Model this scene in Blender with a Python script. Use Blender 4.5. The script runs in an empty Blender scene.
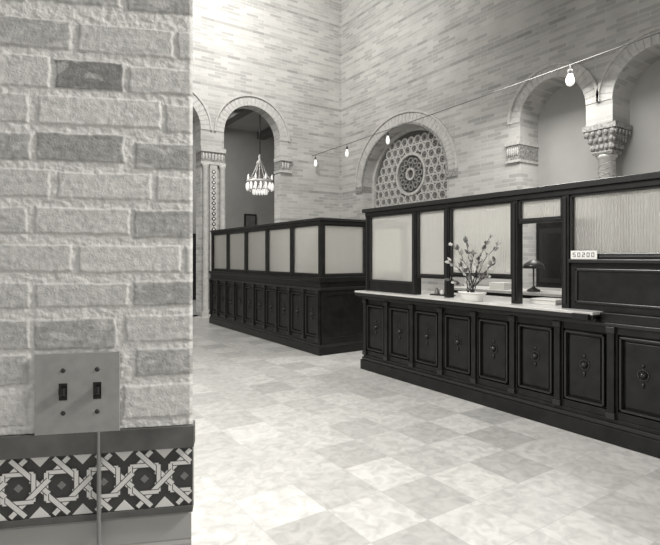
import bpy, bmesh, math, random
from mathutils import Vector, Matrix, noise
random.seed(7)
S=bpy.context.scene
S.view_settings.view_transform='Standard'
W=(1.0,0.985,0.945)
def g(v): return (v*W[0],v*W[1],v*W[2],1)

# ---------------------------------------------------------------- materials
def mat(name,v=.5,rough=.6,metal=0,spec=.5,nscale=0,namt=0,bump=0,bscale=40,coat=0):
    m=bpy.data.materials.new(name); m.use_nodes=True
    n=m.node_tree.nodes; l=m.node_tree.links; b=n['Principled BSDF']
    b.inputs['Base Color'].default_value=g(v); b.inputs['Roughness'].default_value=rough
    b.inputs['Metallic'].default_value=metal; b.inputs['Specular IOR Level'].default_value=spec
    b.inputs['Coat Weight'].default_value=coat
    geo=n.new('ShaderNodeNewGeometry')
    if namt:
        t=n.new('ShaderNodeTexNoise'); t.inputs['Scale'].default_value=nscale; t.inputs['Detail'].default_value=5
        l.new(geo.outputs['Position'],t.inputs['Vector'])
        r=n.new('ShaderNodeValToRGB'); r.color_ramp.elements[0].position=.3; r.color_ramp.elements[1].position=.7
        r.color_ramp.elements[0].color=g(max(0,v*(1-namt))); r.color_ramp.elements[1].color=g(min(1,v*(1+namt)))
        l.new(t.outputs['Fac'],r.inputs['Fac']); l.new(r.outputs['Color'],b.inputs['Base Color'])
    if bump:
        t2=n.new('ShaderNodeTexNoise'); t2.inputs['Scale'].default_value=bscale; t2.inputs['Detail'].default_value=6
        l.new(geo.outputs['Position'],t2.inputs['Vector'])
        bp=n.new('ShaderNodeBump'); bp.inputs['Strength'].default_value=bump; bp.inputs['Distance'].default_value=.01
        l.new(t2.outputs['Fac'],bp.inputs['Height']); l.new(bp.outputs['Normal'],b.inputs['Normal'])
    return m

def brickmat(name,c1,c2,mortar,bw=.36,rh=.085,ms=.008,bump=.4):
    m=bpy.data.materials.new(name); m.use_nodes=True
    n=m.node_tree.nodes; l=m.node_tree.links; b=n['Principled BSDF']
    b.inputs['Roughness'].default_value=.85
    geo=n.new('ShaderNodeNewGeometry'); sp=n.new('ShaderNodeSeparateXYZ'); l.new(geo.outputs['Position'],sp.inputs[0])
    ad=n.new('ShaderNodeMath'); ad.operation='ADD'; l.new(sp.outputs['X'],ad.inputs[0]); l.new(sp.outputs['Y'],ad.inputs[1])
    cb=n.new('ShaderNodeCombineXYZ'); l.new(ad.outputs[0],cb.inputs[0]); l.new(sp.outputs['Z'],cb.inputs[1])
    t=n.new('ShaderNodeTexBrick'); l.new(cb.outputs[0],t.inputs['Vector'])
    t.inputs['Scale'].default_value=1; t.inputs['Brick Width'].default_value=bw; t.inputs['Row Height'].default_value=rh
    t.inputs['Mortar Size'].default_value=ms; t.inputs['Mortar Smooth'].default_value=.3; t.inputs['Bias'].default_value=-.2
    t.inputs['Color1'].default_value=g(c1); t.inputs['Color2'].default_value=g(c2); t.inputs['Mortar'].default_value=g(mortar)
    nz=n.new('ShaderNodeTexNoise'); nz.inputs['Scale'].default_value=1.3; nz.inputs['Detail'].default_value=6
    l.new(geo.outputs['Position'],nz.inputs['Vector'])
    r=n.new('ShaderNodeValToRGB'); r.color_ramp.elements[0].position=.3; r.color_ramp.elements[0].color=(.82,.82,.82,1)
    r.color_ramp.elements[1].position=.7; r.color_ramp.elements[1].color=(1,1,1,1); l.new(nz.outputs['Fac'],r.inputs['Fac'])
    mx=n.new('ShaderNodeMix'); mx.data_type='RGBA'; mx.blend_type='MULTIPLY'; mx.inputs['Factor'].default_value=1
    l.new(t.outputs['Color'],mx.inputs['A']); l.new(r.outputs['Color'],mx.inputs['B'])
    md=n.new('ShaderNodeMath'); md.operation='MODULO'; md.inputs[1].default_value=rh*10; l.new(sp.outputs['Z'],md.inputs[0])
    lt=n.new('ShaderNodeMath'); lt.operation='LESS_THAN'; lt.inputs[1].default_value=rh*1.0; l.new(md.outputs[0],lt.inputs[0])
    ml=n.new('ShaderNodeMath'); ml.operation='MULTIPLY'; ml.inputs[1].default_value=.4; l.new(lt.outputs[0],ml.inputs[0])
    mx3=n.new('ShaderNodeMix'); mx3.data_type='RGBA'; mx3.blend_type='MULTIPLY'; l.new(ml.outputs[0],mx3.inputs['Factor']); l.new(mx.outputs['Result'],mx3.inputs['A']); mx3.inputs['B'].default_value=(.55,.55,.55,1)
    l.new(mx3.outputs['Result'],b.inputs['Base Color'])
    bp=n.new('ShaderNodeBump'); bp.inputs['Strength'].default_value=bump; bp.inputs['Distance'].default_value=.01; bp.invert=True
    l.new(t.outputs['Fac'],bp.inputs['Height']); l.new(bp.outputs['Normal'],b.inputs['Normal'])
    return m

def floormat():
    m=bpy.data.materials.new('marble_floor_tile'); m.use_nodes=True
    n=m.node_tree.nodes; l=m.node_tree.links; b=n['Principled BSDF']
    b.inputs['Roughness'].default_value=.34
    geo=n.new('ShaderNodeNewGeometry')
    sc=n.new('ShaderNodeVectorMath'); sc.operation='SCALE'; sc.inputs['Scale'].default_value=1/.42; l.new(geo.outputs['Position'],sc.inputs[0])
    fl=n.new('ShaderNodeVectorMath'); fl.operation='FLOOR'; l.new(sc.outputs[0],fl.inputs[0])
    wn=n.new('ShaderNodeTexWhiteNoise'); wn.noise_dimensions='2D'; l.new(fl.outputs[0],wn.inputs['Vector'])
    ck=n.new('ShaderNodeTexChecker'); ck.inputs['Scale'].default_value=1; l.new(sc.outputs[0],ck.inputs['Vector'])
    ck.inputs['Color1'].default_value=(1,1,1,1); ck.inputs['Color2'].default_value=(0,0,0,1)
    m1=n.new('ShaderNodeMath'); m1.operation='MULTIPLY'; m1.inputs[1].default_value=.33; l.new(ck.outputs['Fac'],m1.inputs[0])
    m2=n.new('ShaderNodeMath'); m2.operation='MULTIPLY_ADD'; m2.inputs[1].default_value=.67; l.new(wn.outputs['Value'],m2.inputs[0]); l.new(m1.outputs[0],m2.inputs[2])
    r=n.new('ShaderNodeValToRGB'); r.color_ramp.elements[0].color=g(.47); r.color_ramp.elements[1].color=g(.64)
    r.color_ramp.elements[0].position=.05; r.color_ramp.elements[1].position=.85; l.new(m2.outputs[0],r.inputs['Fac'])
    nz=n.new('ShaderNodeTexNoise'); nz.inputs['Scale'].default_value=12; nz.inputs['Detail'].default_value=9; nz.inputs['Distortion'].default_value=.8
    l.new(geo.outputs['Position'],nz.inputs['Vector'])
    r2=n.new('ShaderNodeValToRGB'); r2.color_ramp.elements[0].position=.3; r2.color_ramp.elements[0].color=(.74,.74,.74,1)
    r2.color_ramp.elements[1].position=.62; r2.color_ramp.elements[1].color=(1,1,1,1); l.new(nz.outputs['Fac'],r2.inputs['Fac'])
    mx=n.new('ShaderNodeMix'); mx.data_type='RGBA'; mx.blend_type='MULTIPLY'; mx.inputs['Factor'].default_value=1
    l.new(r.outputs['Color'],mx.inputs['A']); l.new(r2.outputs['Color'],mx.inputs['B'])
    bt=n.new('ShaderNodeTexBrick'); bt.offset=0; bt.inputs['Scale'].default_value=1; bt.inputs['Brick Width'].default_value=.42; bt.inputs['Row Height'].default_value=.42
    bt.inputs['Mortar Size'].default_value=.002; bt.inputs['Mortar Smooth'].default_value=.2; l.new(geo.outputs['Position'],bt.inputs['Vector'])
    mx2=n.new('ShaderNodeMix'); mx2.data_type='RGBA'; l.new(bt.outputs['Fac'],mx2.inputs['Factor']); l.new(mx.outputs['Result'],mx2.inputs['A']); mx2.inputs['B'].default_value=g(.42)
    l.new(mx2.outputs['Result'],b.inputs['Base Color'])
    return m

def reedglass():
    m=bpy.data.materials.new('reeded_glass'); m.use_nodes=True
    n=m.node_tree.nodes; l=m.node_tree.links; b=n['Principled BSDF']; out=n['Material Output']
    b.inputs['Base Color'].default_value=g(.72); b.inputs['Roughness'].default_value=.18
    geo=n.new('ShaderNodeNewGeometry'); sp=n.new('ShaderNodeSeparateXYZ'); l.new(geo.outputs['Position'],sp.inputs[0])
    ad=n.new('ShaderNodeMath'); ad.operation='ADD'; l.new(sp.outputs['X'],ad.inputs[0]); l.new(sp.outputs['Y'],ad.inputs[1])
    mu=n.new('ShaderNodeMath'); mu.operation='MULTIPLY'; mu.inputs[1].default_value=2*math.pi/.022; l.new(ad.outputs[0],mu.inputs[0])
    si=n.new('ShaderNodeMath'); si.operation='SINE'; l.new(mu.outputs[0],si.inputs[0])
    bp=n.new('ShaderNodeBump'); bp.inputs['Strength'].default_value=.45; bp.inputs['Distance'].default_value=.004
    l.new(si.outputs[0],bp.inputs['Height']); l.new(bp.outputs['Normal'],b.inputs['Normal'])
    tr=n.new('ShaderNodeBsdfTranslucent'); tr.inputs['Color'].default_value=g(.97); l.new(bp.outputs['Normal'],tr.inputs['Normal'])
    rf=n.new('ShaderNodeBsdfRefraction'); rf.inputs['Color'].default_value=(.97,.97,.95,1); rf.inputs['Roughness'].default_value=.3; rf.inputs['IOR'].default_value=1.03; l.new(bp.outputs['Normal'],rf.inputs['Normal'])
    m1=n.new('ShaderNodeMixShader'); m1.inputs[0].default_value=.45; l.new(b.outputs[0],m1.inputs[1]); l.new(tr.outputs[0],m1.inputs[2])
    m2=n.new('ShaderNodeMixShader'); m2.inputs[0].default_value=.6; l.new(m1.outputs[0],m2.inputs[1]); l.new(rf.outputs[0],m2.inputs[2])
    l.new(m2.outputs[0],out.inputs['Surface'])
    return m

WOOD=mat('dark_varnished_wood',.010,.36,nscale=9,namt=.5,spec=.35)
WOODHI=mat('carved_wood_moulding',.018,.28,spec=.5)
MARB=mat('pale_marble_top',.55,.3,nscale=8,namt=.1)
GLASS=reedglass()
BRICK=brickmat('pale_roman_brick',.56,.36,.58)
PLAST=mat('smooth_plaster',.38,.9,nscale=1.5,namt=.06)
PLASTD=mat('grey_plaster',.36,.9,nscale=1.5,namt=.08)
STONE=mat('carved_stone',.28,.8,nscale=25,namt=.5,bump=.6,bscale=30)
STONEL=mat('light_stone',.50,.8,nscale=12,namt=.15,bump=.3,bscale=30)
STONED=mat('dark_stone',.11,.7,nscale=20,namt=.3)
BLACK=mat('black_glaze',.012,.25)
WHITE=mat('ivory_glaze',.78,.25)
GREYG=mat('grey_glaze',.22,.3)
METAL=mat('brushed_steel_plate',.36,.45,metal=.2,nscale=60,namt=.08)
FLOOR=floormat()

# ---------------------------------------------------------------- builder
class B:
    def __init__(s,name,mats,fr=None):
        s.name=name; s.mats=mats; s.bm=bmesh.new(); s.fr=fr or (lambda a,b,c:(a,b,c))
    def vs(s,pts): return [s.bm.verts.new(s.fr(*p)) for p in pts]
    def face(s,v,mi=0,sm=False):
        try: f=s.bm.faces.new(v)
        except ValueError: return
        f.material_index=mi; f.smooth=sm
    def box(s,a0,a1,b0,b1,c0,c1,mi=0):
        v=s.vs([(a0,b0,c0),(a1,b0,c0),(a1,b1,c0),(a0,b1,c0),(a0,b0,c1),(a1,b0,c1),(a1,b1,c1),(a0,b1,c1)])
        for q in ((0,1,2,3),(4,5,6,7),(0,1,5,4),(1,2,6,5),(2,3,7,6),(3,0,4,7)): s.face([v[i] for i in q],mi)
    def rings(s,rings,mi=0,close=True,cap=True,sm=True):
        R=[s.vs(r) for r in rings]; n=len(R[0])
        for i in range(len(R)-1):
            for j in range(n): s.face([R[i][j],R[i][(j+1)%n],R[i+1][(j+1)%n],R[i+1][j]],mi,sm)
        if cap: s.face(R[0],mi); s.face(R[-1],mi)
    def lathe(s,cx,cy,prof,mi=0,seg=20,sx=1,sy=1,cap=True,sm=True):
        s.rings([[(cx+r*sx*math.cos(2*math.pi*j/seg),cy+r*sy*math.sin(2*math.pi*j/seg),z) for j in range(seg)] for r,z in prof],mi,cap=cap,sm=sm)
    def sqlathe(s,cx,cy,prof,mi=0,sx=1,sy=1):
        s.rings([[(cx+a*r*sx,cy+b*r*sy,z) for a,b in ((1,1),(-1,1),(-1,-1),(1,-1))] for r,z in prof],mi,sm=False)
    def tube(s,pts,r,mi=0,seg=8):
        pts=[Vector(p) for p in pts]; rr=[]
        for i,p in enumerate(pts):
            d=(pts[min(i+1,len(pts)-1)]-pts[max(i-1,0)]).normalized()
            a=d.orthogonal().normalized() if abs(d.z)>.9 else d.cross(Vector((0,0,1))).normalized()
            b=d.cross(a); ra=r[i] if isinstance(r,(list,tuple)) else r
            rr.append([tuple(p+a*ra*math.cos(2*math.pi*j/seg)+b*ra*math.sin(2*math.pi*j/seg)) for j in range(seg)])
        s.rings(rr,mi)
    def prism(s,poly,b0,b1,mi=0):
        v0=s.vs([(a,b0,c) for a,c in poly]); v1=s.vs([(a,b1,c) for a,c in poly]); n=len(poly)
        s.face(v0,mi); s.face(v1,mi)
        for i in range(n): s.face([v0[i],v0[(i+1)%n],v1[(i+1)%n],v1[i]],mi)
    def annulus(s,a,c,r0,r1,b0,b1,mi=0,seg=16):
        for j in range(seg):
            t0=2*math.pi*j/seg; t1=2*math.pi*(j+1)/seg
            s.prism([(a+r0*math.cos(t0),c+r0*math.sin(t0)),(a+r1*math.cos(t0),c+r1*math.sin(t0)),(a+r1*math.cos(t1),c+r1*math.sin(t1)),(a+r0*math.cos(t1),c+r0*math.sin(t1))],b0,b1,mi)
    def dome(s,a,b,c,r,h,mi=0,seg=10,ra=1,rc=1):
        s.rings([[(a+r*ra*k*math.cos(2*math.pi*j/seg),b+h*q,c+r*rc*k*math.sin(2*math.pi*j/seg)) for j in range(seg)] for k,q in ((1,0),(.85,.5),(.5,.87),(.1,1))],mi)
    def done(s,bevel=0,parent=None):
        bmesh.ops.recalc_face_normals(s.bm,faces=s.bm.faces)
        me=bpy.data.meshes.new(s.name); s.bm.to_mesh(me); s.bm.free()
        for m in s.mats: me.materials.append(m)
        o=bpy.data.objects.new(s.name,me); S.collection.objects.link(o)
        if bevel:
            bv=o.modifiers.new('bevel','BEVEL'); bv.width=bevel; bv.segments=2; bv.limit_method='ANGLE'; bv.angle_limit=.7
        if parent: o.parent=parent
        return o

# ---------------------------------------------------------------- room shell
XW=8.9; YE=12.6; HT=10.4
b=B('floor',[FLOOR]); b.box(-9,11,-7,18,-.12,0); b.done()
b=B('ceiling',[PLAST]); b.box(-9,11,-7,12.95,HT,HT+.2)
for i in range(7): b.box(-9,8.9,-5+i*2.7,-4.6+i*2.7,HT-.35,HT)
b.done()

def arch_poly(c,hw,zb,zs,rise,n=28):
    p=[(c-hw,zb),(c-hw,zs)]
    for i in range(1,n): 
        t=math.pi-math.pi*i/n; p.append((c+hw*math.cos(t),zs+rise*math.sin(t)))
    p+=[(c+hw,zs),(c+hw,zb)]
    return p
def wall_holes(name,a0,a1,z0,z1,holes,thick,M,m):
    cu=bpy.data.curves.new(name,'CURVE'); cu.dimensions='2D'; cu.fill_mode='BOTH'; cu.extrude=thick/2
    for poly in [[(a0,z0),(a1,z0),(a1,z1),(a0,z1)]]+holes:
        sp=cu.splines.new('POLY'); sp.points.add(len(poly)-1); sp.use_cyclic_u=True
        for i,(x,y) in enumerate(poly): sp.points[i].co=(x,y,0,1)
    t=bpy.data.objects.new('tmp',cu); S.collection.objects.link(t)
    me=bpy.data.meshes.new_from_object(t.evaluated_get(bpy.context.evaluated_depsgraph_get()))
    bpy.data.objects.remove(t); me.transform(M); me.materials.clear(); me.materials.append(m); me.name=name
    o=bpy.data.objects.new(name,me); S.collection.objects.link(o); return o

TH=.6
holes=[arch_poly(9.885,1.6,1.4,3.55,1.40)]
def double(c1,c2,hw):
    lo,hi=(c2,c1)
    p=[(lo-hw,.9)]
    p+=[(lo-hw,4.25)]+[(lo+hw*math.cos(math.pi-math.pi*i/24),4.25+.69*math.sin(math.pi*i/24)) for i in range(1,24)]
    p+=[(lo+hw,4.25),(lo+hw,3.86),(hi-hw,3.86),(hi-hw,4.25)]
    p+=[(hi+hw*math.cos(math.pi-math.pi*i/24),4.25+.69*math.sin(math.pi*i/24)) for i in range(1,24)]
    p+=[(hi+hw,4.25),(hi+hw,.9)]
    return p
holes.append(double(5.63,3.80,.68)); holes.append(double(-.3,-2.13,.68))
MR=Matrix(((0,0,1,XW+TH/2),(1,0,0,0),(0,1,0,0),(0,0,0,1)))
wall_holes('wall_right',-7,YE+.35,-.1,HT+.1,holes,TH,MR,BRICK)
b=B('wall_right_recess_backing',[PLAST]); b.box(XW+TH,XW+TH+.1,-7,7.2,0,6); b.done()
hol=[arch_poly(5.96,.84,0,4.81,.84),arch_poly(3.65,.84,0,4.81,.84),arch_poly(1.3,.84,0,4.81,.84)]
TE=.35
ME=Matrix(((1,0,0,0),(0,0,1,YE+TE/2),(0,1,0,0),(0,0,0,1)))
wall_holes('wall_back',-9,XW+TH,-.1,HT+.1,hol,TE,ME,BRICK)
b=B('wall_anteroom',[PLASTD]); b.box(-2,11,17.6,17.8,0,6.3); b.box(10.6,10.8,12.95,17.6,0,6.3); b.done()
b=B('ceiling_anteroom',[PLAST,STONED]); b.box(-2,11,12.95,17.8,6.3,6.5)
for i in range(6): b.box(-1.5+i*2,-1.2+i*2,12.95,17.6,6.05,6.3,1)
b.done()

def fr_right(a,n,c): return (XW-n,a,c)
def fr_end(a,n,c): return (a,YE-n,c)
def archring(b,c,hw,zs,rise,w,pr,mi0=0,mi1=0,n=21,gap=.06):
    for i in range(n):
        t0=math.pi*(i+gap/2)/n; t1=math.pi*(i+1-gap/2)/n
        q=[]
        for t,k in ((t0,0),(t0,w),((t0+t1)/2,w),(t1,w),(t1,0),((t0+t1)/2,0)):
            q.append((c+(hw+k)*math.cos(t),zs+(rise+k)*math.sin(t)))
        b.prism(q,-.05,pr,mi0 if i%2 else mi1)
def ringband(b,c,hw,zs,rise,w,n0,n1,mi,n=40):
    for i in range(n):
        t0=math.pi*i/n; t1=math.pi*(i+1)/n
        b.prism([(c+(hw)*math.cos(t0),zs+rise*math.sin(t0)),(c+(hw+w)*math.cos(t0),zs+(rise+w)*math.sin(t0)),(c+(hw+w)*math.cos(t1),zs+(rise+w)*math.sin(t1)),(c+hw*math.cos(t1),zs+rise*math.sin(t1))],n0,n1,mi)

def capital(b,a,n,w,z0,z1,mi,d=None):
    h=z1-z0
    b.sqlathe(a,n,[(w*.36,z0),(w*.40,z0+h*.08),(w*.36,z0+h*.12),(w*.40,z0+h*.35),(w*.52,z0+h*.62),(w*.60,z0+h*.8)],mi)
    b.box(a-w*.64,a+w*.64,n-w*.64,n+w*.64,z0+h*.82,z1,mi)
    for tier,(k,zz) in enumerate(((.40,.25),(.47,.5),(.58,.72))):
        for j in range(5):
            u=(j-2)/2*w*k*.85
            b.dome(a+u,n+w*k-.01,z0+h*zz,w*.09,.035,mi,8,1,1.5)
            for sgn in (-1,1):
                b.rings([[(a+sgn*(w*k+.03*q),n+u+w*.09*kk*math.cos(2*math.pi*i/8),z0+h*zz+w*.13*kk*math.sin(2*math.pi*i/8)) for i in range(8)] for kk,q in ((1,0),(.7,.7),(.15,1))],mi)

b=B('trim_arches_right',[STONEL,STONE,STONED],fr_right)
archring(b,9.885,1.6,3.55,1.40,.30,.015,0,0,41)
ringband(b,9.885,1.90,3.55,1.70,.05,-.03,.05,0)
ringband(b,9.885,1.60,3.55,1.40,.05,-.03,.04,1)
b.box(8.285-.34,8.285+.01,-.3,.05,3.38,3.55,1); b.box(11.475,11.485+.3,-.3,.05,3.38,3.55,1)
for c in (5.63,3.80,-.3,-2.13):
    archring(b,c,.68,4.25,.69,.22,.015,0,0,21)
    ringband(b,c,.90,4.25,.91,.05,-.03,.06,0)
for (c1,c2) in ((5.63,3.80),(-.3,-2.13)):
    for a0,a1,sd in ((c1+.67,c1+.98,-1),(c2-.98,c2-.67,1)):
        b.box(a0-.02,a1+.02,-TH,.07,3.80,3.88,0); b.box(a0,a1,-TH,.045,3.50,3.80,1); b.box(a0-.01,a1+.01,-TH,.06,3.45,3.50,0)
        for j in range(6):
            b.dome(a0+.04+.046*j,.045,3.66,.022,.03,0,8,1,4.5)
b.done()
for (c1,c2) in ((5.63,3.80),(-.3,-2.13)):
    b=B('stone_column',[STONE,STONEL],fr_right)
    a=(c1+c2)/2
    b.lathe(a,-.27,[(.2,.9),(.2,1.0),(.16,1.03),(.18,1.08),(.14,1.12),(.14,3.28),(.17,3.30),(.17,3.34)],1,24)
    capital(b,a,-.27,.46,3.34,3.86,0)
    for k in range(22):
        for s_ in (-1,1):
            b.tube([(a+.14*math.cos(t)*1.02,-.27+.14*math.sin(t)*1.02,1.2+k*.09+s_*.045*t) for t in [i*math.pi/6 for i in range(0,7)]],.008,0,5)
    b.done()
b=B('window_1',[STONE,STONEL,STONED],fr_right)
DB=-.40
poly=arch_poly(9.885,1.62,1.4,3.55,1.42)
b.prism(poly,DB-.04,DB,2)
ringband(b,9.885,1.50,3.55,1.30,.11,DB,DB+.08,1)
b.box(8.28,8.40,DB,DB+.08,1.4,3.55,1); b.box(11.37,11.49,DB,DB+.08,1.4,3.55,1)
rc=(9.885,3.72)
p=.25
for i in range(-7,8):
    for j in range(-10,8):
        a=rc[0]+i*p; c=rc[1]+j*p*.87; a+= (p/2 if j%2 else 0)
        if abs(a-9.885)>1.42: continue
        if c>3.55 and ((a-9.885)/1.46)**2+((c-3.55)/1.26)**2>.95: continue
        if c<1.5: continue
        if math.hypot(a-rc[0],c-rc[1])<.60: continue
        b.annulus(a,c,.088,.130,DB,DB+.05,1,12)
        for k in range(6):
            t=k*math.pi/3+math.pi/6; b.annulus(a+.052*math.cos(t),c+.052*math.sin(t),.014,.028,DB,DB+.03,0,6)
b.annulus(rc[0],rc[1],.50,.57,DB,DB+.08,1,32)
b.annulus(rc[0],rc[1],.12,.17,DB,DB+.08,1,20)
for k in range(12):
    t=2*math.pi*k/12
    b.annulus(rc[0]+.36*math.cos(t),rc[1]+.36*math.sin(t),.055,.085,DB,DB+.06,0,10)
    t+=math.pi/12
    b.prism([(rc[0]+r_*math.cos(t+d_),rc[1]+r_*math.sin(t+d_)) for r_,d_ in ((.16,-.08),(.16,.08),(.29,.04),(.29,-.04))],DB,DB+.05,0)
b.done()
b=B('door_1',[WOOD,WOODHI,BLACK],lambda a,n,c:(XW+TH-n,a,c))
b.box(5.0,6.28,0.002,.1,0.9,2.25,0); b.box(5.08,5.6,.1,.12,1.0,2.1,1); b.box(5.66,6.2,.1,.12,1.0,2.1,1); b.box(5.14,5.54,.12,.125,1.1,2.0,2); b.box(5.72,6.12,.12,.125,1.1,2.0,2)
b.done(.005)

b=B('trim_arches_back',[STONEL,STONE,STONED],fr_end)
for c in (5.96,3.65,1.3):
    archring(b,c,.84,4.81,.84,.24,.015,0,0,25)
    ringband(b,c,1.08,4.81,1.08,.045,-.03,.06,0)
for a0,a1 in ((4.47,5.14),(6.78,7.14),(2.12,2.83),(.0,.48)):
    b.box(a0,a1,-TE,.10,4.24,4.35,0); b.box(a0+.015,a1-.015,-TE,.06,3.98,4.24,1); b.box(a0,a1,-TE,.08,3.91,3.98,0)
    n=int((a1-a0-.06)/.085)
    for j in range(n): b.dome(a0+.07+.085*j,.06,4.11,.035,.03,0,8,1,3)
b.done()
for c in (4.81,2.475):
    b=B('stone_pier',[STONEL,STONE,BLACK,WHITE],fr_end)
    for s in (-.27,.27): b.lathe(c+s*.85,.105,[(.10,0),(.10,.12),(.07,.18),(.07,3.8),(.085,3.85),(.085,3.91)],0,16)
    b.box(c-.1,c+.1,0.005,.07,.2,3.9,0)
    for k in range(26):
        z=.35+k*.135
        b.prism([(c,z-.06),(c+.06,z),(c,z+.06),(c-.06,z)],.07,.08,2)
        b.prism([(c,z-.03),(c+.03,z),(c,z+.03),(c-.03,z)],.08,.085,3)
    b.box(c-.36,c+.36,0.005,.22,0,.12,0)
    b.done()
b=B('panelled_double_door',[WOOD,WOODHI]); b.box(5.2,6.7,17.5,17.598,0,2.35,0); b.box(5.3,5.9,17.48,17.5,.1,2.2,1); b.box(6.0,6.6,17.48,17.5,.1,2.2,1); b.done(.005)
b=B('framed_picture',[WOOD,STONED]); 
b.box(7.95,8.45,17.54,17.598,2.55,3.15,0); b.box(8.01,8.39,17.53,17.54,2.61,3.09,1); b.done(.005)
CR=mat('frosted_crystal',.85,.2)
n=CR.node_tree.nodes['Principled BSDF']; n.inputs['Emission Color'].default_value=g(1); n.inputs['Emission Strength'].default_value=.5
IRON=mat('bronze',.06,.4,metal=.6); GILT=mat('aged_gilt',.55,.45,metal=.2)
b=B('chandelier',[IRON,CR,GILT])
cx,cy=7.1,14.5
b.tube([(cx,cy,6.3),(cx,cy,4.7)],.016,0)
b.lathe(cx,cy,[(.10,6.2),(.10,6.298)],0)
b.lathe(cx,cy,[(.02,4.78),(.06,4.70),(.04,4.62),(.12,4.52),(.10,4.44),(.05,4.38)],2)
for k in range(12):
    t=2*math.pi*k/12; ct,st=math.cos(t),math.sin(t)
    b.tube([(cx+.08*ct,cy+.08*st,4.5),(cx+.16*ct,cy+.16*st,4.28),(cx+.26*ct,cy+.26*st,4.08),(cx+.39*ct,cy+.39*st,3.93)],.018,2,6)
b.lathe(cx,cy,[(.38,3.86),(.42,3.86),(.42,3.95),(.38,3.95)],2,24,cap=False)
b.lathe(cx,cy,[(.30,3.64),(.33,3.64),(.33,3.68),(.30,3.68)],2,24,cap=False)
for k in range(16):
    t=2*math.pi*k/16; ct,st=math.cos(t),math.sin(t)
    b.lathe(cx+.41*ct,cy+.41*st,[(.01,3.62),(.035,3.68),(.04,3.80),(.02,3.86)],1,8)
    b.tube([(cx+.36*ct,cy+.36*st,3.87),(cx+.315*ct,cy+.315*st,3.66)],.008,2,5)
    b.lathe(cx+.22*ct,cy+.22*st,[(.01,3.50),(.03,3.55),(.03,3.66)],1,8)
    if k%2==0:b.lathe(cx+.40*ct,cy+.40*st,[(.02,3.95),(.03,4.0),(.012,4.12)],1,8)
b.done()

# ---------------------------------------------------------------- counters
XF=4.25
def panel(b,u0,u1,z0,z1,fancy=True):
    b.box(u0,u0+.045,0,.03,z0,z1,0); b.box(u1-.045,u1,0,.03,z0,z1,0)
    b.box(u0+.045,u1-.045,0,.03,z1-.06,z1,0); b.box(u0+.045,u1-.045,0,.03,z0,z0+.06,0)
    a0,a1,c0,c1=u0+.06,u1-.06,z0+.075,z1-.075
    for (p,q,r,s) in ((a0,a0+.018,c0,c1),(a1-.018,a1,c0,c1),(a0,a1,c0,c0+.018),(a0,a1,c1-.018,c1)):
        b.box(p,q,0,.04,r,s,1)
    b.box(a0+.04,a1-.04,0,.018,c0+.04,c1-.04,0)
    if fancy:
        uc=(u0+u1)/2; zc=(z0+z1)/2+.02
        b.annulus(uc,zc,.034,.048,.018,.026,1,14)
        b.dome(uc,.018,zc,.030,.036,1,12)
        b.dome(uc,.018,zc-.078,.013,.018,1,8,1,2.0); b.dome(uc,.018,zc+.072,.012,.014,1,8,1,1.5)
def pilaster(b,u,z0,z1):
    b.box(u-.028,u+.028,.03,.055,z0,z1,0)
    b.box(u-.036,u+.036,.03,.065,z1-.05,z1,1); b.box(u-.036,u+.036,.03,.065,z0,z0+.05,1)

Y0=6.55; NB=5; PI=.93; L=NB*PI
b=B('teller_counter',[WOOD,WOODHI,GLASS],lambda u,n,z:(XF-n,Y0+u,z))
b.box(0,L,-.55,0,.0,1.2,0)
b.box(-.045,L,-.5,.06,0,.13,0); b.box(-.03,L,-.5,.045,.13,.16,1); b.box(-.01,L,-.5,.03,.16,.2,0)
for i in range(10):
    panel(b,i*PI/2,(i+1)*PI/2,.2,1.0)
for i in range(11): pilaster(b,min(max(i*PI/2,.03),L-.03),.2,1.0)
b.box(-.045,L,-.45,.055,1.0,1.04,1); b.box(-.025,L,-.45,.035,1.04,1.13,0); b.box(-.045,L,-.45,.055,1.13,1.16,1); b.box(-.055,L,-.45,.075,1.16,1.20,0)
def partition(b,u0,u1,z0,zg,z1,gl=True):
    b.box(u0,u1,-.045,-.035,zg,z1,2)
    b.box(u0,u1,-.06,0,z0,zg,0)
    for p in (u0,u1-.02): b.box(p,p+.02,-.065,.0,zg,z1,1)
    b.box(u0,u1,-.065,0,z1-.02,z1,1); b.box(u0,u1,-.065,0,zg,zg+.02,1)
for i in range(NB): partition(b,i*PI+.035,(i+1)*PI-.035,1.2,1.24,2.03)
for i in range(NB+1):
    u=min(max(i*PI,.035),L-.035); b.box(u-.035,u+.035,-.07,.01,1.2,2.04,0)
b.box(0,L,-.075,.015,2.03,2.09,0); b.box(-.03,L,-.09,.035,2.09,2.13,1)
L2=1.75
b.fr=lambda u,n,z:(XF+u,Y0-n,z)
b.box(.004,L2,-.5,.018,0,.999,0)
b.box(-.05,L2,-.48,.053,0,.128,0); b.box(-.035,L2,-.48,.038,.128,.158,1)
for a0,a1,c0,c1 in ((0,.07,.16,1.0),(.84,.91,.16,1.0),(1.68,1.75,.16,1.0),(.07,.84,.16,.26),(.91,1.68,.16,.26),(.07,.84,.92,1.0),(.91,1.68,.92,1.0)):
    b.box(a0,a1,0.002,.032,c0,c1,0)
b.box(-.05,L2,-.54,.052,1.002,1.042,1); b.box(-.03,L2,-.54,.032,1.042,1.132,0); b.box(-.07,L2,-.54,.065,1.132,1.203,0)
for i in range(2): partition(b,i*.87+.06,(i+1)*.87-.0,1.2,1.24,2.03)
for i in range(3): b.box(i*.87-.0,i*.87+.06,-.072,.012,1.2,2.04,0)
b.box(0,L2+.05,-.077,.017,2.03,2.088,0); b.box(-.033,L2+.05,-.092,.037,2.088,2.132,1)
b.done(.004)

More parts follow.
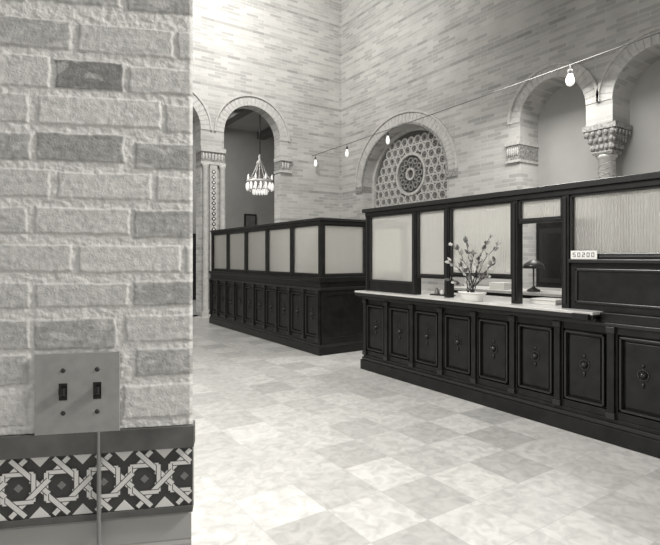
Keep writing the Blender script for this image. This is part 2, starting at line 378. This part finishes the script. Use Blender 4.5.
Y1=5.42; PB=.47; NP=11; LB=NP*PB
b=B('teller_counter',[WOOD,WOODHI,GLASS,MARB],lambda u,n,z:(XF-n,Y1-u,z))
b.box(0,LB,-.6,0,0,1.0,0)
b.box(-.04,LB,-.6,.07,0,.13,0); b.box(-.03,LB,-.6,.05,.13,.165,1); b.box(-.015,LB,-.6,.035,.165,.2,0)
for i in range(NP): panel(b,i*PB,(i+1)*PB,.2,.95)
for i in range(NP+1): pilaster(b,min(max(i*PB,.03),LB-.03),.2,.95)
ue=Y1-2.22
b.box(-.02,LB,-.6,.05,.95,.98,1); b.box(-.03,ue,-.6,.11,.98,1.03,0)
b.box(ue,LB,-.6,.045,.98,1.06,0)
b.box(-.05,ue,-.65,.16,1.042,1.065,3)
b.box(-.05,ue,-.60,.155,1.005,1.042,1)
b.box(ue-.16,ue-.02,.14,.19,1.0,1.05,0)
b.box(ue,LB,-.65,-.1,1.03,1.065,3)
Z1=2.07
def U(y): return Y1-y
posts=[5.385,4.47,3.95,3.07,2.545,1.6,.6]
for y in posts: b.box(U(y)-.035,U(y)+.035,-.075,.012,1.06,2.10,0); b.box(U(y)-.012,U(y)+.012,.012,.024,1.1,2.05,1)
def pb(y0,y1,zb,zg): partition(b,U(y0)+.035,U(y1)-.035,zb,zg,Z1)
pb(5.385,4.47,1.065,1.20)
pb(4.47,3.95,1.27,1.30)
pb(3.95,3.07,1.30,1.33)
pb(3.07,2.545,1.84,1.87)
pb(2.545,1.6,1.5,1.53); pb(1.6,.6,1.5,1.53)
for y0,y1 in ((2.51,1.635),(1.565,.635)):
    b.box(U(y0),U(y1),-.35,-.01,1.06,1.47,0); b.box(U(y0)+.0,U(y1),-.38,.03,1.47,1.5,1)
    b.box(U(y0)+.05,U(y1)-.05,-.01,.005,1.12,1.14,1); b.box(U(y0)+.05,U(y1)-.05,-.01,.005,1.40,1.42,1)
    b.box(U(y0)+.05,U(y0)+.07,-.01,.005,1.12,1.42,1); b.box(U(y1)-.07,U(y1)-.05,-.01,.005,1.12,1.42,1)
b.box(-.0,LB,-.08,.02,2.07,2.12,0); b.box(-.04,LB,-.1,.045,2.12,2.17,1)
b.done(.004)

b=B('number_sign',[WHITE,STONED]); 
b.fr=lambda u,n,z:(XF-.012-n,2.49-u,z)
b.box(0,.23,-.003,.005,1.502,1.575,0)
segs={'5':'afgcd','0':'abcdef','1':'bc','2':'abged','6':'acdefg'}
def digit(ch,u,z,w=.024,h=.038,t=.005):
    P={'a':(u,u+w,z+h-t,z+h),'d':(u,u+w,z,z+t),'g':(u,u+w,z+h/2-t/2,z+h/2+t/2),'f':(u,u+t,z+h/2,z+h),'e':(u,u+t,z,z+h/2),'b':(u+w-t,u+w,z+h/2,z+h),'c':(u+w-t,u+w,z,z+h/2)}
    for k in segs[ch]:
        p=P[k]; b.box(p[0],p[1],.005,.007,p[2],p[3],1)
for i,ch in enumerate('50200'): digit(ch,.02+i*.041,1.52)
b.done()

LEAF=mat('leaf_green',.14,.5,nscale=30,namt=.4); LEAFL=mat('pale_leaf',.5,.5); STEM=mat('twig',.03,.7); SOIL=mat('soil',.03,.9); POT=mat('white_ceramic',.75,.3)
b=B('potted_plant',[POT,SOIL,STEM,LEAF,LEAFL])
px,py,pz=4.165,3.53,1.066
b.lathe(px,py,[(.115,pz),(.125,pz+.005),(.135,pz+.05),(.155,pz+.075),(.165,pz+.08),(.165,pz+.09),(.15,pz+.09),(.145,pz+.07)],0,28,sx=.55,sy=1.05)
b.lathe(px,py,[(.146,pz+.07),(.14,pz+.078)],1,24,sx=.55,sy=1.05)
def leaf(p,d,L,mi):
    d=d.normalized(); s=d.cross(Vector((random.uniform(-1,1),random.uniform(-1,1),random.uniform(-.3,1)))).normalized(); nn=d.cross(s)
    pts=[p,p+d*L*.3+s*L*.25+nn*L*.05,p+d*L*.7+s*L*.2+nn*L*.04,p+d*L,p+d*L*.7-s*L*.2+nn*L*.04,p+d*L*.3-s*L*.25+nn*L*.05]
    v=b.vs([tuple(q) for q in pts]); b.face([v[0],v[1],v[2],v[3]],mi); b.face([v[0],v[3],v[4],v[5]],mi)
tips=[(-.02,.27,.40),(-.03,.22,.58),(0,.06,.60),(-.02,-.10,.42),(-.05,-.26,.64),(0,-.32,.57),(-.04,.10,.35),(0,-.20,.26),(.0,.29,.20),(-.03,-.05,.48),(-.05,-.34,.40)]
for t in tips:
    base=Vector((px+random.uniform(-.02,.02),py+random.uniform(-.05,.05),pz+.07)); tip=Vector((px+t[0],py+t[1],pz+t[2]))
    c=base+Vector((0,(tip.y-base.y)*.2,(tip.z-base.z)*.6)); pts=[]
    for i in range(9):
        k=i/8; q=base*(1-k)**2+c*2*k*(1-k)+tip*k*k; q+=Vector((random.uniform(-.006,.006),random.uniform(-.01,.01),0)); pts.append(q)
    b.tube([tuple(q) for q in pts],[.006-.004*i/8 for i in range(9)],2,6)
    for i in range(3,9):
        for _ in range(1 if i<6 else 4):
            d=(pts[i]-pts[i-1]).normalized()+Vector((random.uniform(-.9,.4),random.uniform(-1.1,1.1),random.uniform(-.6,.9)))
            leaf(pts[i],d,random.uniform(.04,.08),3 if random.random()<.5 else 4)
b.done()

b=B('filing_cabinet',[WOOD,WOODHI,MARB,IRON],lambda u,n,z:(6.1-n,2.6+u,z))
b.box(0,3.0,-.6,0,0,1.0,0); b.box(-.03,3.03,-.63,.03,1.0,1.04,2); b.box(-.02,3.02,-.6,.02,0,.08,1)
for i in range(5):
    for j in range(3):
        b.box(.03+i*.6,.57+i*.6,0,.02,.12+j*.29,.38+j*.29,1); b.box(.25+i*.6,.35+i*.6,.02,.04,.24+j*.29,.26+j*.29,3)
b.done(.004)
for (x,y,k,z) in ((6.2,3.5,7,1.04),(6.25,4.7,10,1.04),(4.42,2.75,5,1.066),(6.3,3.1,12,1.04)):
    b=B('paper_stack',[WHITE])
    for i in range(k):
        o=random.uniform(-.015,.015); b.box(x+o,x+.21+o,y+o,y+.27+o,z+i*.010,z+.009+i*.010)
    b.done()
b=B('desk_lamp',[IRON,POT]); lx,ly=6.3,4.25
b.lathe(lx,ly,[(.09,1.04),(.09,1.06),(.03,1.09),(.012,1.12),(.012,1.36),(.03,1.38)],0,16)
b.lathe(lx,ly,[(.15,1.36),(.13,1.42),(.05,1.47),(.03,1.48)],0,20); b.done()
b=B('inkwell_tray',[BLACK,GREYG,WHITE])
b.box(4.36,4.50,4.05,4.33,1.066,1.08,0)
for i in range(3): b.lathe(4.43,4.10+i*.09,[(.028,1.08),(.03,1.085),(.03,1.12),(.015,1.135),(.015,1.15)],1+i%2,12)
b.done()

BULB=mat('opal_bulb',.9,.2); bn=BULB.node_tree.nodes['Principled BSDF']; bn.inputs['Emission Color'].default_value=g(1); bn.inputs['Emission Strength'].default_value=.6
WIRE=mat('cloth_wire',.16,.7)
b=B('string_of_light_bulbs',[WIRE,BULB,IRON])
wx=7.87
def wz(y): return 4.50+ (12.6-y)*.022 + .0025*(y-3)*(y-12.6)*.4
b.tube([(wx,y,wz(y)) for y in [12.62-i*.5 for i in range(38)]],.009,0,6)
for y in (12.42,10.86,9.2,4.64,2.1):
    h=wz(y)
    r=.7 if y>9 else 1
    b.tube([(wx,y,h),(wx,y,h-.08)],.008,0,6)
    b.lathe(wx,y,[(.03*r,h-.07),(.035*r,h-.08),(.035*r,h-.14),(.03*r,h-.15)],2,12)
    b.lathe(wx,y,[(.03*r,h-.14),(.045*r,h-.18),(.066*r,h-.23),(.07*r,h-.27),(.055*r,h-.32),(.02*r,h-.345)],1,14)
b.done()

# ---------------------------------------------------------------- foreground brick pier
E=Vector((.250,.7358)); ud=Vector((-.918,.397)); nd=Vector((-.397,-.918))
def frp(u,n,z): q=E+ud*u+nd*n; return (q.x,q.y,z)
PB_=brickmat('pier_brick',.5,.3,.6,.2,.052,.008)
b=B('pier_core',[PB_])
foot=[(.250,.742),(-.56,1.092),(-.56,1.9),(.250,1.9)]
for z0,z1 in ((0,1.145),(1.145,1.272),(1.272,2.1),(2.1,HT-.36)):
    v0=b.vs([(x,y,z0) for x,y in foot]); v1=b.vs([(x,y,z1) for x,y in foot])
    b.face(v0);b.face(v1)
    for i in range(4): b.face([v0[i],v0[(i+1)%4],v1[(i+1)%4],v1[i]])
core=b.done()
pier=bpy.data.objects.new('brick_pier',None); S.collection.objects.link(pier); core.parent=pier
KU=.001365; KV=.00145
def uu(x): return (193-x)*KU
def zz(y): return 1.52+(257-y)*KV
bl=[ # x0,x1,y0,y1,tone
(56,122,64,92,.26),(128,260,66,92,.62),(-60,50,62,92,.64),(-60,26,-20,10,.4),(36,118,-22,8,.5),(126,260,-20,10,.40),
(-60,70,26,54,.47),(78,172,28,55,.6),(178,260,28,55,.6),
(-60,30,100,127,.60),(40,160,100,127,.68),(166,260,103,130,.62),
(-60,32,137,163,.42),(38,123,136,163,.38),(134,260,142,168,.41),
(-60,50,172,198,.62),(58,150,174,199,.68),(156,260,176,200,.66),
(-60,28,209,234,.55),(36,128,209,234,.64),(133,260,210,237,.44),
(-60,70,245,271,.62),(78,180,246,272,.68),(186,260,247,273,.66),
(-60,30,282,306,.56),(37,126,283,306,.60),(133,260,282,306,.40),
(-60,30,318,346,.48),(36,114,318,347,.42),(124,260,316,342,.62),
(135,260,350,376,.44),(-60,30,352,380,.5),
(122,260,386,418,.66),(-60,30,388,420,.58)]
bl=[(uu(x1),uu(x0),zz(y1),zz(y0),t) for x0,x1,y0,y1,t in bl]
st=.0014; nu=int(.345/st); z0=1.272; nz_=int((1.915-z0)/st)
vs=[];tone=[]
for j in range(nz_+1):
    z=z0+j*st
    for i in range(nu+1):
        u=i*st
        w1=noise.noise((u*45,z*60,1.3))*.0025+noise.noise((u*160,z*160,4))*.0010
        w2=noise.noise((u*30,z*40,7.7))*.0018+noise.noise((u*160,z*160,9))*.0010
        best=-1;tn=.6
        for a0,a1,c0,c1,t in bl:
            d=min(u+w1-a0,a1-u-w1,z+w2-c0,c1-z-w2)
            if d>best: best=d;tn=t
        k=max(0,min(1,(best+.0008)/.0020))
        f=noise.fractal((u*130,z*130,2),1,2,4); f2=noise.fractal((u*60,z*90,12),1,2,3)
        hm=.0018+.0009*f2+.0008*f
        hb=.0036+.0004*f+.0004*noise.noise((u*25,z*120,3))
        n_=hm*(1-k)+hb*k
        if u<.004: n_-= (.004-u)*.6
        vs.append(frp(u,n_,z))
        tt=(.72+.08*f)*(1-k)+(tn*(1+.20*f+.16*f2))*k
        e=1-min(1,abs(best+.0006)/.0012); tt*=1-.25*e*(.5+.5*noise.noise((u*60,z*60,55)))  # thin shadow lines around the bricks painted into the tone
        sm=max(0,min(1,(noise.fractal((u*35,z*70,30),1,2,4)-.22)*4)); tt=tt*(1-sm*.5)+.70*sm*.5
        tone.append(max(.04,min(.88,tt)))
fs=[]
for j in range(nz_):
    for i in range(nu):
        a=j*(nu+1)+i; fs.append((a,a+nu+1,a+nu+2,a+1))
me=bpy.data.meshes.new('brick_face'); me.from_pydata(vs,[],fs)
at=me.attributes.new('tone','FLOAT','POINT'); at.data.foreach_set('value',tone)
bf=bpy.data.objects.new('brick_face',me); S.collection.objects.link(bf); bf.parent=pier
me.shade_smooth()
m=bpy.data.materials.new('rough_brick_and_mortar'); m.use_nodes=True; N=m.node_tree.nodes; Lk=m.node_tree.links
an=N.new('ShaderNodeAttribute'); an.attribute_name='tone'
mx=N.new('ShaderNodeMix'); mx.data_type='RGBA'; mx.blend_type='MULTIPLY'; mx.inputs['Factor'].default_value=1; mx.inputs['B'].default_value=g(1)
Lk.new(an.outputs['Fac'],mx.inputs['A']); Lk.new(mx.outputs['Result'],N['Principled BSDF'].inputs['Base Color']); N['Principled BSDF'].inputs['Roughness'].default_value=.9
ge=N.new('ShaderNodeNewGeometry'); t=N.new('ShaderNodeTexNoise'); t.inputs['Scale'].default_value=350; t.inputs['Detail'].default_value=4; Lk.new(ge.outputs['Position'],t.inputs['Vector'])
bp=N.new('ShaderNodeBump'); bp.inputs['Strength'].default_value=.4; bp.inputs['Distance'].default_value=.002; Lk.new(t.outputs['Fac'],bp.inputs['Height']); Lk.new(bp.outputs['Normal'],N['Principled BSDF'].inputs['Normal'])
me.materials.append(m)

# mosaic dado : interlaced straps forming eight-point stars
zt,zb=1.240,1.152
DARKG=mat('charcoal_glaze',.06,.3)
b=B('mosaic_band',[DARKG,WHITE,GREYG,STONED],frp)
b.box(0,.8,-.02,.001,zb,zt,0)
b.box(-.002,.8,-.02,.008,zt,1.271,3)
b.box(0,.8,-.02,.004,1.143,zb,3)
zc=(zt+zb)/2; H_=(zt-zb)/2
def strap1(p0,p1,w,n1,mi):
    (a0,c0),(a1,c1)=p0,p1
    d=(a1-a0,c1-c0); k0,k1=0,1
    if abs(d[1])>1e-9:
        ks=sorted(((zc-H_+.001-c0)/d[1],(zc+H_-.001-c0)/d[1])); k0=max(k0,ks[0]);k1=min(k1,ks[1])
    if abs(d[0])>1e-9:
        ks=sorted(((.003-a0)/d[0],(.79-a0)/d[0])); k0=max(k0,ks[0]);k1=min(k1,ks[1])
    elif a0<.003: return
    if k1<=k0: return
    a0,c0,a1,c1=a0+d[0]*k0,c0+d[1]*k0,a0+d[0]*k1,c0+d[1]*k1
    l=math.hypot(d[0],d[1]); nx,nz=-d[1]/l*w/2,d[0]/l*w/2
    b.prism([(a0+nx,c0+nz),(a1+nx,c1+nz),(a1-nx,c1-nz),(a0-nx,c0-nz)],0,n1,mi)
lay=[.0020]
def strap(p0,p1,w=.0074):
    lay[0]+=.000010
    strap1(p0,p1,w+.0022,lay[0],0); lay[0]+=.000010; strap1(p0,p1,w,lay[0],1)
P_=.0560
n=14
for i in range(n):
    c=.012+i*P_; m_=c+P_/2
    for (x,r_) in ((c,.006),(m_,.004)):
        b.prism([(x+r_,zc),(x,zc+r_),(x-r_,zc),(x,zc-r_)],0,.0018,2)
    for sg in (-1,1):
        b.prism([(m_-.014,zc+sg*(H_-.001)),(m_+.014,zc+sg*(H_-.001)),(m_,zc+sg*(H_-.016))],0,.0018,1)
for i in range(n):
    c=.012+i*P_
    R=.0300
    dm=[(c+R,zc),(c,zc+R),(c-R,zc),(c,zc-R)]; q=R*.66; sqr=[(c+q,zc+q),(c-q,zc+q),(c-q,zc-q),(c+q,zc-q)]
    ext=.014
    def el(p0,p1):
        l=math.hypot(p1[0]-p0[0],p1[1]-p0[1]); dx,dz=(p1[0]-p0[0])/l*ext,(p1[1]-p0[1])/l*ext
        return (p0[0]-dx,p0[1]-dz),(p1[0]+dx,p1[1]+dz)
    for k in range(4):
        strap(*el(dm[k],dm[(k+1)%4]),.0064)
        strap(sqr[k],sqr[(k+1)%4],.0054)
b.done(parent=pier)
b=B('conduit',[GREYG],frp); b.box(.127,.132,0,.009,0,1.272,0); b.done(.002,pier)

b=B('light_switch_plate',[METAL,BLACK,IRON],frp)
b.box(.101,.213,.004,.008,1.270,1.384,0)
for tx in (.131,.176):
    b.box(tx-.0055,tx+.0055,.008,.0085,1.318,1.342,1)
    b.rings([[(tx-.004,.0085,1.322),(tx+.004,.0085,1.322),(tx+.004,.0085,1.336),(tx-.004,.0085,1.336)],
             [(tx-.003,.018,1.328),(tx+.003,.018,1.328),(tx+.003,.018,1.337),(tx-.003,.018,1.337)]],1,sm=False)
    for zc_ in (1.300,1.360):
        b.dome(tx,.008,zc_,.0035,.0015,2,12)
b.done(.0015)

# ---------------------------------------------------------------- light
w=bpy.data.worlds.new('World'); S.world=w; w.use_nodes=True
w.node_tree.nodes['Background'].inputs['Color'].default_value=(1,.99,.96,1); w.node_tree.nodes['Background'].inputs['Strength'].default_value=.58
def area(name,loc,tgt,size,pw):
    d=bpy.data.lights.new(name,'AREA'); d.energy=pw; d.size=size; d.color=(1,.985,.95); o=bpy.data.objects.new(name,d); S.collection.objects.link(o)
    o.location=loc; o.rotation_euler=(Vector(tgt)-Vector(loc)).to_track_quat('-Z','Y').to_euler(); return o
area('floor_fill_light',(.5,3.8,4.8),(1.2,3.6,0),1.5,360)  # added lamp without a fixture, makes the bright patch on the floor
area('wall_glow_fill',(3.8,8.6,8.6),(5.2,12.6,6.6),2,430)  # added unseen lamp, stands in for the haze glow over the upper wall
area('glass_fill_light',(7.4,5,5.0),(6.0,5.0,0),2,200)  # added lamp behind the counters, there to brighten the glass panes
area('anteroom_light',(5,15,5.9),(6,16.5,0),2,100)
area('pier_light',(1.9,-.5,3.0),(-.1,.9,1.5),.5,75)

cam=bpy.data.cameras.new('camera'); co=bpy.data.objects.new('camera',cam); S.collection.objects.link(co); S.camera=co
co.location=(0,0,1.52); co.rotation_euler=(math.pi/2,0,-math.radians(34.0)); cam.sensor_width=36; cam.lens=36*504/660; cam.shift_y=-15.5/660; cam.clip_start=.02
